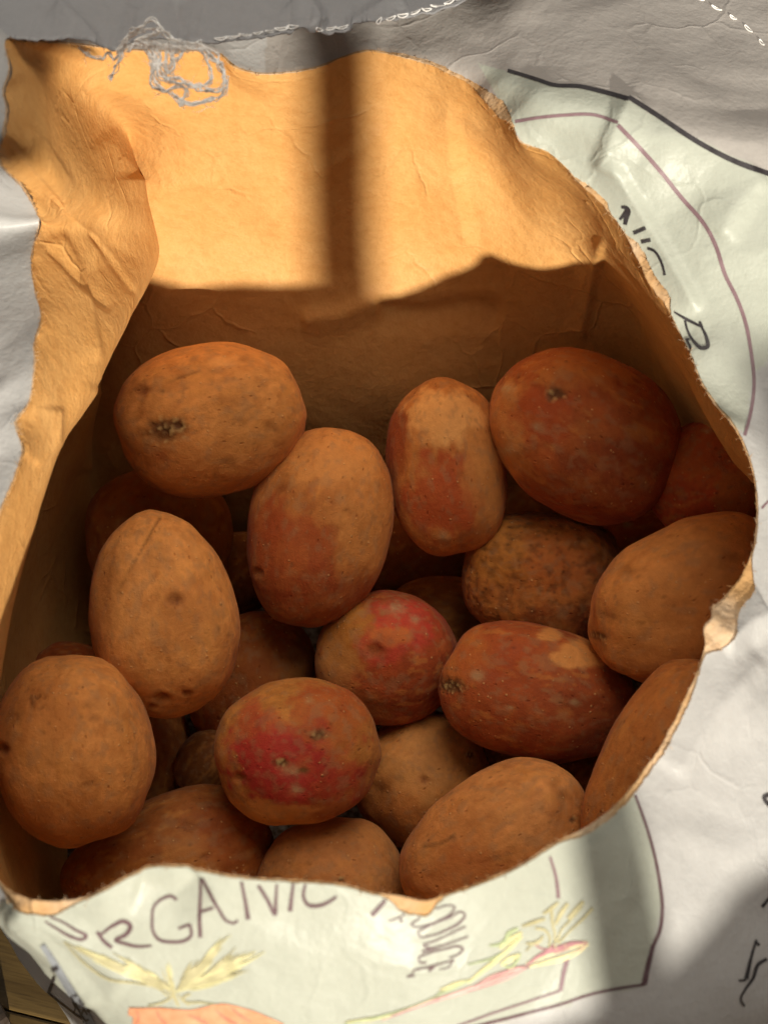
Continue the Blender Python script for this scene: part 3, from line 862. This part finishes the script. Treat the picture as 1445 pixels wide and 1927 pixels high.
right_t = [(1280,480),(1230,560),(1340,600),(1445,620),(1560,580),(1400,720),(1160,640),(1050,660),(820,680)]
strokes('carrot_leaves', fan(left_t, 46, 6) + fan(right_t, 54, 6), I_YG, 5)
strokes('carrot_leaves', fan(left_t, 40, 4) + fan(right_t, 46, 4), I_OL, 5)
strokes('carrot_leaves', [(A5([(850,880),(880,920),(840,950),(720,980)]), (2,4,4,2)), (A5([(920,900),(960,950),(1080,960),(1190,975)]), (2,4,4,2)), (A5([(880,850),(900,920),(930,985)]), (5,8,4)),
                          (A5([(150,545),(300,700),(450,800),(650,830),(800,870),(860,920)]), (2,4,4,3,3)), (A5([(1010,900),(960,930),(1000,980)]), (4,5,3))], I_OL, 3)
strokes('carrots', [(A5([(590,1020),(800,1040),(1000,1050),(1250,1030),(1400,1060),(1640,1110)]), (14,26,22,34,28,4)), (A5([(620,1080),(900,1095),(1200,1085),(1500,1105)]), (20,22,24,16))], I_OR, 4)
strokes('carrots', [(A5([(780,1010),(800,1060),(850,1108)]), (2,5,5)), (A5([(990,1040),(1060,1070),(1130,1108)]), (2,6,5)), (A5([(1180,1010),(1240,1060),(1330,1108)]), (2,7,5)), (A5([(1280,985),(1340,1040),(1420,1090)]), (2,6,4)), (A5([(640,1010),(660,1060),(640,1108)]), (2,4,3))], I_RD, 3)
Q6 = lambda pts: z2(880, 1660, 5.5577, pts)
strokes('root_vegetable', [(Q6([(610,850),(760,780),(960,700),(1130,650),(1240,640),(1180,700),(1020,780),(840,830),(640,880)]), (3,8,12,12,7,9,12,8,4))], I_CR, 3)
strokes('root_vegetable', [(Q6([(600,870),(740,770),(940,690),(1120,635),(1245,630)]), (3,7,9,9,3)), (Q6([(1245,630),(1180,690),(1060,770)]), 2), (Q6([(900,740),(1000,705),(1060,690)]), (2,5,2))], I_PU, 3)
strokes('root_vegetable', [(Q6([(0,1130),(200,1060),(420,980),(600,890)]), (5,9,10,4)), (Q6([(60,1100),(200,1010),(380,940),(560,890)]), (4,8,7,3)), (P3([(380,1340),(560,1270),(800,1180),(1060,1100),(1200,1050)]), (2,4,6,7,9))], I_PK, 3)
strokes('root_vegetable', [(Q6([(0,1140),(240,1060),(460,960),(640,880)]), 2), (Q6([(590,870),(450,900),(260,990),(60,1080)]), (2,3,2)), (P3([(440,1320),(700,1225),(900,1150)]), 2), (Q6([(690,640),(760,690),(840,695),(900,640)]), 3)], I_PU, 3)
strokes('root_leaves', [(Q6([(0,1050),(140,930),(260,840),(400,720),(560,560)]), (4,8,9,8,5)), (Q6([(340,860),(420,810),(540,750)]), (6,12,4)), (Q6([(330,690),(440,600),(560,520)]), (6,11,5)), (P3([(900,1070),(1060,1010),(1180,980)]), (3,8,4)), (P3([(60,1360),(200,1345),(460,1300)]), (4,7,3))], I_YG, 3)
strokes('root_leaves', [(Q6([(0,860),(120,830),(240,800),(340,740)]), (2,3,4,3)), (Q6([(380,640),(420,540),(520,480)]), (5,9,5)), (Q6([(370,870),(430,890),(520,800),(550,740)]), (3,5,5,2)), (P3([(880,1110),(1000,1060),(1160,985)]), (3,6,3)), (P3([(40,1375),(180,1350),(440,1290),(560,1250),(800,1160),(900,1110)]), (3,4,4,2,2,2)), (Q6([(220,660),(320,650),(380,600)]), (2,5,3))], I_GR, 3)
strokes('root_leaves', [(Q6([(900,650),(905,540),(880,430),(870,300)]), (3,4,5,6)), (Q6([(930,640),(960,520),(1060,400),(1180,250)]), (3,3,4,7)), (Q6([(940,640),(1060,510),(1200,380),(1300,270)]), (3,3,5,6)), (Q6([(840,680),(850,570),(800,500),(700,480)]), (3,4,5,4)), (Q6([(780,560),(740,620),(640,640),(600,640)]), (4,6,6,3)),
                        (Q6([(910,440),(960,340),(1040,220)]), (5,9,6)), (Q6([(1040,380),(1120,300),(1200,200)]), (6,11,7)), (Q6([(560,460),(680,420),(800,380)]), (4,8,5)), (Q6([(780,330),(860,280),(940,210)]), (4,8,4)), (Q6([(960,560),(900,640),(920,700)]), (2,3,2)), (Q6([(600,720),(660,660),(720,600)]), (2,3,2))], I_OL, 3)
# grey printed band low on the side of the sack
T4 = lambda pts: z2(0, 1680, 5.78, pts)
strokes('printed_band', [(T4([(470,560),(600,760),(740,1000),(900,1260),(1040,1500)]), (10,13,15,17,18))], M_GREY, 3)
bb = BVHTree.FromPolygons([Vector(p) + Vector(CAM - p).normalized() * .0004 for p in PO.reshape(-1, 3)], [tuple(f) for f in FO.tolist()])
strokes('printed_mark', [(T4([(575,840),(640,800)]), 9), (T4([(610,900),(570,1000),(535,1090)]), 6), (T4([(535,1090),(700,1220),(900,1370)]), 2.5), (T4([(770,1140),(850,1100)]), 5), (T4([(800,1130),(870,1280),(960,1430)]), 3.5), (T4([(800,1180),(830,1250),(815,1300),(900,1360)]), 3),
                         (T4([(880,1150),(890,1200),(930,1215)]), 4), (T4([(890,1330),(930,1260),(985,1290)]), 4), (T4([(910,1400),(975,1370)]), 4), (T4([(930,1270),(960,1320)]), 3)], M_BLACK, 2, bb)

# ------------------------------------------------------------------ potatoes
bm = bmesh.new(); bmesh.ops.create_icosphere(bm, subdivisions=6, radius=1)
bm.verts.ensure_lookup_table()
ICO = {6: (np.array([v.co[:] for v in bm.verts]), np.array([[v.index for v in f.verts] for f in bm.faces]))}
bm.free()
bm = bmesh.new(); bmesh.ops.create_icosphere(bm, subdivisions=5, radius=1)
ICO[5] = (np.array([v.co[:] for v in bm.verts]), np.array([[v.index for v in f.verts] for f in bm.faces])); bm.free()

TAN, RED, CRIM, BRN, DRK, RUS, PALE = map(np.array, ((.67, .283, .074), (.35, .060, .014), (.42, .032, .024), (.44, .145, .030), (.13, .050, .015), (.38, .15, .024), (.76, .38, .12)))
# u, v, half length, half width (px), turn (deg), depth, base colour, boxiness, taper, bend, eyes [(u,v,r,kind)], patches [(u,v,ru,rv,colour,amount,softness)], roughness
POT = {
 1: (396,789,181,142,8,.635, TAN, 2.15, .02, 0, [(280,743,13,'e'),(322,818,26,'s'),(284,822,11,'d'),(350,806,13,'s'),(275,793,6,'d'),(465,682,9,'d'),(440,875,14,'d'),(512,805,10,'d'),(525,812,7,'d'),(318,860,12,'r')],
     [(330,830,70,50,BRN,.45,.5),(440,880,80,40,BRN,.35,.6),(300,880,60,50,BRN,.4,.6)], .3),
 2: (306,1155,191,141,97,.625, TAN*.98+PALE*.02, 2.1, -.10, 0, [(347,1125,15,'e'),(240,1275,6,'d'),(318,1305,14,'e'),(362,1297,9,'e'),(296,1322,7,'e')],
     [(360,1150,60,60,BRN*1.15,.35,.6),(190,1130,40,80,BRN,.4,.6)], .3),
 3: (600,993,189,134,76,.6523, BRN*.75+TAN*.25, 2.15, .02, 0, [(490,1075,11,'e'),(655,960,5,'d'),(535,920,10,'d')],
     [(640,860,90,60,TAN,.85,.5),(700,1000,70,80,TAN,.6,.6),(545,1040,90,90,RED,.75,.5),(590,1120,110,60,RED*.8,.6,.5),(510,985,40,40,RED,.5,.5)], .5),
 4: (842,880,167,112,98,.6588, BRN*.6+TAN*.4, 2.2, -.03, .03, [(830,1008,8,'p'),(865,895,6,'d')],
     [(835,790,75,50,PALE*1.05,.9,.4),(830,930,75,75,RED*1.2,.9,.35),(745,830,25,60,RED*.8,.8,.4),(910,900,40,90,TAN*.9,.7,.5)], .5),
 5: (1100,818,184,150,-32,.6438, RED*.6+BRN*.35, 2.2, .03, .02, [(1033,749,14,'s'),(950,735,10,'p'),(1003,808,9,'p'),(948,850,12,'p')],
     [(945,820,35,120,TAN*.9,.75,.4),(1020,790,60,50,RED*1.2,.6,.5),(1090,700,90,45,BRN,.6,.5),(1150,900,110,70,RED*.55,.6,.5)], .35),
 6: (1345,900,132,116,20,.645, RED*1.35, 2.1, .0, 0, [(1385,872,9,'p'),(1330,806,8,'p'),(1315,815,6,'p')],
     [(1300,860,70,50,RUS*.9+RED*.6,.5,.6),(1385,930,55,50,BRN*1.1,.85,.3),(1350,850,70,40,RED*1.1,.6,.5)], .7),
 7: (1012,1088,142,126,-12,.6691, RUS*.7+RED*.4, 2.7, .12, .03, [(980,1165,16,'c'),(950,1110,16,'c'),(925,1150,12,'c')],
     [(1030,1060,60,50,RED*.8+RUS*.5,.55,.6),(1060,1180,90,50,RED*.5,.6,.5),(930,1030,60,60,RUS*1.35,.6,.6),(1120,1130,40,80,RED*.55,.7,.5)], 1.6),
 8: (1290,1132,192,148,28,.615, TAN*.82+BRN*.18, 2.35, .10, .03, [(1138,1155,11,'d'),(1122,1195,10,'s'),(1190,1165,5,'d'),(1355,1045,12,'d'),(1170,1070,10,'d')],
     [(1240,1110,70,70,BRN*1.2,.35,.6),(1350,1160,80,80,BRN,.5,.6),(1250,1240,120,40,BRN*.9,.5,.6)], .45),
 9: (727,1240,134,128,0,.66, RED*.9+BRN*.1, 2.1, .0, 0, [(745,1140,13,'p'),(780,1160,8,'p'),(706,1216,15,'e'),(718,1205,30,'r')],
     [(640,1190,60,70,RUS*1.2,.85,.5),(625,1260,45,60,TAN*.75,.7,.5),(760,1170,70,45,CRIM*1.15+RED*.2,.8,.5),(710,1215,40,30,CRIM*1.1+RED*.3,.7,.5),(735,1190,40,18,BRN*1.4,.7,.4),(680,1330,60,40,BRN*.8,.6,.5)], .45),
 10: (1012,1303,186,126,-12,.635, RED*.75+BRN*.25, 2.2, -.05, .02, [(845,1285,17,'s'),(893,1263,12,'p'),(950,1320,6,'p'),(1068,1308,6,'p')],
     [(1085,1225,55,26,TAN*1.05,.95,.25),(1030,1190,25,10,TAN,.9,.3),(860,1225,50,50,BRN*1.2,.8,.5),(930,1240,80,40,RED*1.15,.5,.5),(1080,1350,110,70,RED*.6,.6,.6)], .4),
 11: (560,1415,156,138,10,.62, RUS*.6+TAN*.35, 2.15, .0, 0, [(604,1367,12,'s'),(536,1416,10,'s'),(557,1432,13,'p'),(578,1431,8,'s'),(563,1467,10,'p'),(458,1450,12,'e'),(585,1310,5,'p')],
     [(560,1430,125,75,CRIM,.98,.35),(620,1330,70,45,RED*1.1,.75,.4),(500,1370,60,50,CRIM*.8+RED*.3,.6,.5),(500,1520,90,35,TAN*.95,.9,.3),(640,1490,60,60,RED*.9,.6,.5),(655,1380,40,50,BRN,.6,.5)], .4),
 12: (140,1411,182,148,98,.60, TAN*.85+BRN*.15, 2.15, -.02, 0, [(90,1308,26,'c'),(50,1335,16,'d'),(30,1395,13,'e'),(187,1455,9,'d'),(198,1337,8,'d'),(185,1315,7,'d'),(155,1583,7,'d')],
     [(110,1330,70,50,BRN*1.2,.45,.6),(150,1540,130,60,BRN*.95,.5,.6)], .45),
 13: (478,1288,140,122,80,.69, RED*.55+RUS*.3, 2.1, 0, 0, [(555,1230,12,'d')], [(560,1250,35,35,TAN*.7,.8,.5),(500,1230,60,60,RED*.6+RUS*.5,.5,.6)], .6),
 14: (795,1468,132,126,30,.6677, TAN*.45+BRN*.55, 2.1, 0, 0, [(795,1350,16,'d'),(880,1410,8,'s'),(715,1470,13,'d'),(797,1450,9,'e')], [(800,1420,70,60,PALE*.9,.4,.6),(770,1540,90,50,BRN,.6,.5)], .4),
 15: (932,1592,190,134,29,.61, np.array((.62, .26, .075)), 2.35, .14, .03, [(1048,1480,12,'d'),(1035,1460,8,'d'),(1068,1525,6,'s')], [(870,1560,70,60,BRN*1.05,.4,.6),(900,1640,140,60,RED*.5+BRN*.5,.5,.6),(1060,1520,40,50,BRN*.8,.5,.5)], .3),
 16: (1245,1440,215,118,62,.59, BRN*.7+TAN*.25, 2.2, .04, .10, [(1290,1285,8,'d')], [(1220,1330,70,60,BRN*1.15,.4,.6)], .25),
 17: (625,1668,142,132,0,.635, np.array((.50, .22, .07)), 2.1, 0, 0, [(525,1637,11,'d'),(563,1645,9,'d'),(585,1640,11,'d'),(610,1640,6,'d'),(635,1645,10,'d'),(585,1605,6,'d'),(645,1630,5,'s')], [(640,1590,80,60,BRN*1.15,.4,.6)], .5),
 18: (318,1625,200,128,20,.645, BRN*.72+RED*.1, 2.2, .02, 0, [(365,1535,14,'e'),(400,1590,9,'e')], [(370,1590,50,50,TAN*.75,.6,.4),(280,1640,100,40,RUS,.5,.5),(440,1540,60,70,RED*.6+BRN*.2,.6,.5)], .6),
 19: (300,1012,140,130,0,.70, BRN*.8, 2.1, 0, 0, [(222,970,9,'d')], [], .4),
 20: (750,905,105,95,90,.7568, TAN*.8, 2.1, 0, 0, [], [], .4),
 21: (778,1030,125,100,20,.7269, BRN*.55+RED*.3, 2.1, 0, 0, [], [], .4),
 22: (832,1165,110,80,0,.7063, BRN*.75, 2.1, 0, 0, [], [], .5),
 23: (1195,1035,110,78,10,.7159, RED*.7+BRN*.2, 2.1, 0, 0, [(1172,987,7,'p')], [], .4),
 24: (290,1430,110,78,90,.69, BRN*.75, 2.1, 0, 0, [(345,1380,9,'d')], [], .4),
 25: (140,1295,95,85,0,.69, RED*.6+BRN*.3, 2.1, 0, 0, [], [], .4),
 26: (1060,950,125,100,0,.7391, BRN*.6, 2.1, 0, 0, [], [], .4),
 27: (452,1078,84,76,30,.725, BRN*.5, 2.1, 0, 0, [], [], .4),  # from here on added fillers, base colour darkened as gap shade
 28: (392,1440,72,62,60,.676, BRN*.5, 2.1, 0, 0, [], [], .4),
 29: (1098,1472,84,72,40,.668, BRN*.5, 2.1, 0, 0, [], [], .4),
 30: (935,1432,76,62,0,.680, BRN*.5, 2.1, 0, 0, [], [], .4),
}
LAB = {
 1: 'large buff potato with crusty scab, resting highest against the back kraft wall',
 2: 'upright pale buff egg-shaped potato with a thin scratch line down its top',
 3: 'tall orange-red and tan potato between the scabbed buff potato and the small bright red one',
 4: 'narrow upright potato with pale crown and red patch beside the biggest dusky red one',
 5: 'biggest dusky red potato with a dark eye, at the back beside the right kraft wall',
 6: 'deep rust-red potato half hidden by the ragged right rim of the sack',
 7: 'rough brown netted russet potato with cracked skin below the big dusky red potato',
 8: 'large smooth tan potato lying under the right rim beside the rough russet potato',
 9: 'small round bright red potato with corky spots in the middle of the heap',
 10: 'oval maroon potato with a buff splash and a corky stem scar at one end',
 11: 'round potato with a crimson face and cluster of corky eyes',
 12: 'big buff potato with star-shaped crack marks lying against the left wall',
 13: 'shaded rusty potato wedged behind the upright scratched buff potato and the crimson-faced one',
 14: 'round light brown potato tucked between the crimson-faced potato and the oval maroon one',
 15: 'smooth blocky brown potato with a dark scratch behind the brown tab of front rim',
 16: 'long curved plain brown potato standing along the lower right torn edge',
 17: 'dull brown potato with a row of dark smudges above the middle of the front rim',
 18: 'long mottled brown potato behind the lettering at the lower left front rim',
 19: 'dark brown potato in shadow below the large scabbed buff potato',
 20: 'sliver of tan potato in shadow behind the narrow upright pale-crowned potato',
 21: 'dark reddish potato deep in shadow under the narrow upright pale-crowned potato',
 22: 'dim brown potato between the small bright red potato and the rough russet one',
 23: 'dark red potato peeking out between the rough russet, tan and rust-red potatoes',
 24: 'dim brown potato squeezed between the star-cracked buff potato and the crimson-faced one',
 25: 'sliver of dark red potato behind the top of the star-cracked buff potato',
 27: 'added shade-dark potato filling the gap between the scabbed and the scratched buff potatoes',
 28: 'added shade-dark potato filling the black gap just left of the crimson-faced potato',
 29: 'added shade-dark potato filling the gap between the maroon and long curved brown potatoes',
 30: 'added shade-dark potato filling the gap under the oval maroon potato above the blocky one',
 26: 'nearly black shaded potato underneath the biggest dusky red potato',
}
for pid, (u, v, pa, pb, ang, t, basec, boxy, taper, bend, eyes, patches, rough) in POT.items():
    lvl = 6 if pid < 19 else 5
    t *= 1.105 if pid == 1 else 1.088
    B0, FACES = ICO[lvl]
    th = math.radians(ang)
    A = math.cos(th) * VR + math.sin(th) * VU
    Bx = -math.sin(th) * VR + math.cos(th) * VU
    R = np.stack([A, Bx, -VD])
    ax = np.array([pa, pb, .93 * pb]) * t / F
    cen = at(u, v, t)
    X = B0.copy()
    rr = (np.abs(X) ** boxy).sum(1) ** (-1 / boxy)
    X *= rr[:, None]
    X[:, 1:] *= (1 + taper * X[:, :1])
    X[:, 1] += bend * (X[:, 0] ** 2 - .4)
    sd = pid * 13.7
    low = noise(B0 * 1.1 + sd) * .06 + noise(B0 * 2.1 + sd + 5) * .034 + noise(B0 * 6 + sd) * .006 + noise(B0 * 16 + sd) * .0022
    low += rough * (.0022 * noise(B0 * 30 + sd) + .0012 * np.abs(noise(B0 * 70 + sd)))
    X *= (1 + low)[:, None]
    # colour and eyes, laid out by where they sit on the skin facing up
    lx, ly = X[:, 0] * pa, X[:, 1] * pb
    du = math.cos(th) * lx - math.sin(th) * ly
    dv = -(math.sin(th) * lx + math.cos(th) * ly)
    face = X[:, 2] > -.15
    pu, pv = u + du, v + dv
    W1 = np.stack([noise(B0 * 3.2 + sd + 50), noise(B0 * 3.2 + sd + 80)], 1) + .45 * np.stack([noise(B0 * 9 + sd), noise(B0 * 9 + sd + 30)], 1) + .25 * np.stack([noise(B0 * 24 + sd), noise(B0 * 24 + sd + 30)], 1)
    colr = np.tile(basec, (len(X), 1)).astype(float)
    m = .5 + .5 * fbm(B0 * 2.6 + sd + 7, 4)
    colr *= (.84 + .32 * np.clip(m, 0, 1))[:, None]
    mott = sstep(.12, .5, fbm(B0 * 5.5 + sd + 91, 4))
    colr = colr * (1 - .4 * mott[:, None]) + (basec * np.array([.66, .55, .46])) * .4 * mott[:, None]
    gr = fbm(B0 * 15 + sd + 140, 3); colr *= (1 + .13 * gr)[:, None]
    scf = sstep(.28, .5, fbm(B0 * np.array([3, 8, 5]) + sd + 211, 4)); colr = colr * (1 - .3 * scf[:, None]) + np.array([.70, .30, .065]) * .3 * scf[:, None]
    # unseen side carries the same sort of patches
    bk = sstep(.0, .6, fbm(B0 * 1.6 + sd + 33, 3)) * (~face)
    if patches: colr = colr * (1 - .7 * bk[:, None]) + patches[0][4] * .7 * bk[:, None]
    for (cu, cv, ru, rv, cc, amt, soft) in patches:
        q = np.sqrt(((pu - cu) / ru + .42 * W1[:, 0]) ** 2 + ((pv - cv) / rv + .42 * W1[:, 1]) ** 2)
        w = 1 - sstep(1 - soft, 1 + soft, q)
        w = sstep(.02, .98, w + .20 * fbm(B0 * 10 + sd + cu, 4) * (w > .02)) * amt * face
        colr = colr * (1 - w[:, None]) + np.asarray(cc) * w[:, None]
    if rough > 1:     # netted russet skin
        net = np.abs(noise(B0 * 11 + sd)) + .6 * np.abs(noise(B0 * 24 + sd))
        crk = 1 - sstep(.0, .16, net)
        colr *= (1 - .55 * crk)[:, None]; X *= (1 - .012 * crk)[:, None]
        dk = sstep(.0, .45, fbm(B0 * 9 + sd + 71, 5)); colr *= (1 - .38 * dk)[:, None]; X *= (1 - .012 * dk)[:, None]
        g = sstep(.2, .8, fbm(B0 * 20 + sd + 3, 3)); colr = colr * (1 - .35 * g[:, None]) + np.array([.36, .17, .05]) * .35 * g[:, None]
    soil = sstep(.15, .5, fbm(B0 * 7.5 + sd + 300, 5)) * .36
    colr = colr * (1 - soil[:, None]) + np.array([.33, .185, .085]) * soil[:, None]
    # sparse pits over the whole skin
    pit = sstep(.62, .8, noise(B0 * 26 + sd + 400)); colr *= (1 - .35 * pit)[:, None]; X *= (1 - .004 * pit)[:, None]
    for ei, (eu, ev, er, kind) in enumerate(eyes):
        wob = 1 + .35 * noise(B0 * 14 + sd + ei * 3)
        q = np.sqrt(((pu - eu) / 1.25) ** 2 + ((pv - ev) / .85) ** 2) / er * wob
        k = face & (q < 3.5)
        g0 = np.where(k, np.exp(-(q * 1.1) ** 2), 0); g1 = np.where(k, np.exp(-((q - 1.1) / .4) ** 2), 0)
        fine = np.clip(.5 + .8 * noise(B0 * 32 + sd + ei), 0, 1)
        s = er / pb
        if kind == 'e':       # eye: dent with raised brow
            X *= (1 - .5 * s * g0 + .16 * s * g1)[:, None]
            w = np.clip(g0 * 1.25, 0, 1) * (.65 + .35 * fine); colr = colr * (1 - w[:, None]) + (DRK * 1.3 + RED * .2) * w[:, None]
        elif kind == 's':     # dark scab
            X *= (1 + s * g0 * (-.45 + .45 * fine))[:, None]
            w = np.clip(g0 * 1.7 - .1, 0, 1); cb = sstep(.62, .75, fine)[:, None]; colr = colr * (1 - w[:, None]) + (DRK * (1 - cb) + np.array([.46, .31, .12]) * cb) * w[:, None]
        elif kind == 'd':     # dark spot
            X *= (1 - .14 * s * g0)[:, None]
            w = g0 * .8 * (.5 + .5 * fine); colr = colr * (1 - w[:, None]) + BRN * .42 * w[:, None]
        elif kind == 'p':     # pale corky spot
            X *= (1 + s * g0 * .07 * fine)[:, None]
            w = np.clip(g0 * 1.1, 0, 1) * .8 * (.4 + .6 * fine); colr = colr * (1 - w[:, None]) + np.array([.46, .34, .17]) * w[:, None]
        elif kind == 'r':     # reddish stain
            w = g0 * .5; colr = colr * (1 - w[:, None]) + (RED * .8) * w[:, None]
        elif kind == 'c':     # cracked cork
            ck = 1 - sstep(0, .13, np.abs(noise(B0 * 13 + sd + 60)))
            X *= (1 - .05 * s * g0 - .22 * s * ck * g0)[:, None]
            w = np.clip(g0 * (.3 + .7 * ck), 0, 1); colr = colr * (1 - w[:, None]) + BRN * .5 * w[:, None]
    if pid == 2:          # thin scratch
        dd, _, al = dist_poly(np.stack([pu, pv], -1), [(306,975),(290,1010),(262,1065),(240,1110)])
        w = np.exp(-(dd / 2.6) ** 2) * face * (1 - .5 * al); colr *= (1 - .55 * w)[:, None]; X *= (1 - .008 * w)[:, None]
    if pid == 1:
        dd, _, al = dist_poly(np.stack([pu, pv], -1), [(325,728),(355,718),(385,708)])
        w = np.exp(-(dd / 2.2) ** 2) * face; colr *= (1 - .35 * w)[:, None]; X *= (1 - .006 * w)[:, None]
    if pid == 15:
        dd, _, al = dist_poly(np.stack([pu, pv], -1), [(795,1578),(825,1572),(850,1555)])
        w = np.exp(-(dd / 3) ** 2) * face; colr *= (1 - .5 * w)[:, None]; X *= (1 - .006 * w)[:, None]
    if pid == 10:
        dd, _, al = dist_poly(np.stack([pu, pv], -1), [(960,1318),(945,1345),(950,1375),(965,1395)])
        w = np.exp(-(dd / 3) ** 2) * face; colr = colr * (1 - .4 * w[:, None]) + BRN * 1.3 * .4 * w[:, None]
    loc = X * ax
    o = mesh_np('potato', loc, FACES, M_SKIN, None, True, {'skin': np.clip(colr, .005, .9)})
    M = Matrix(R.T.tolist()).to_4x4(); M.translation = Vector(cen)
    o.matrix_world = M
    tag(o, LAB[pid], 'potato', 'potatoes heaped in the sack')
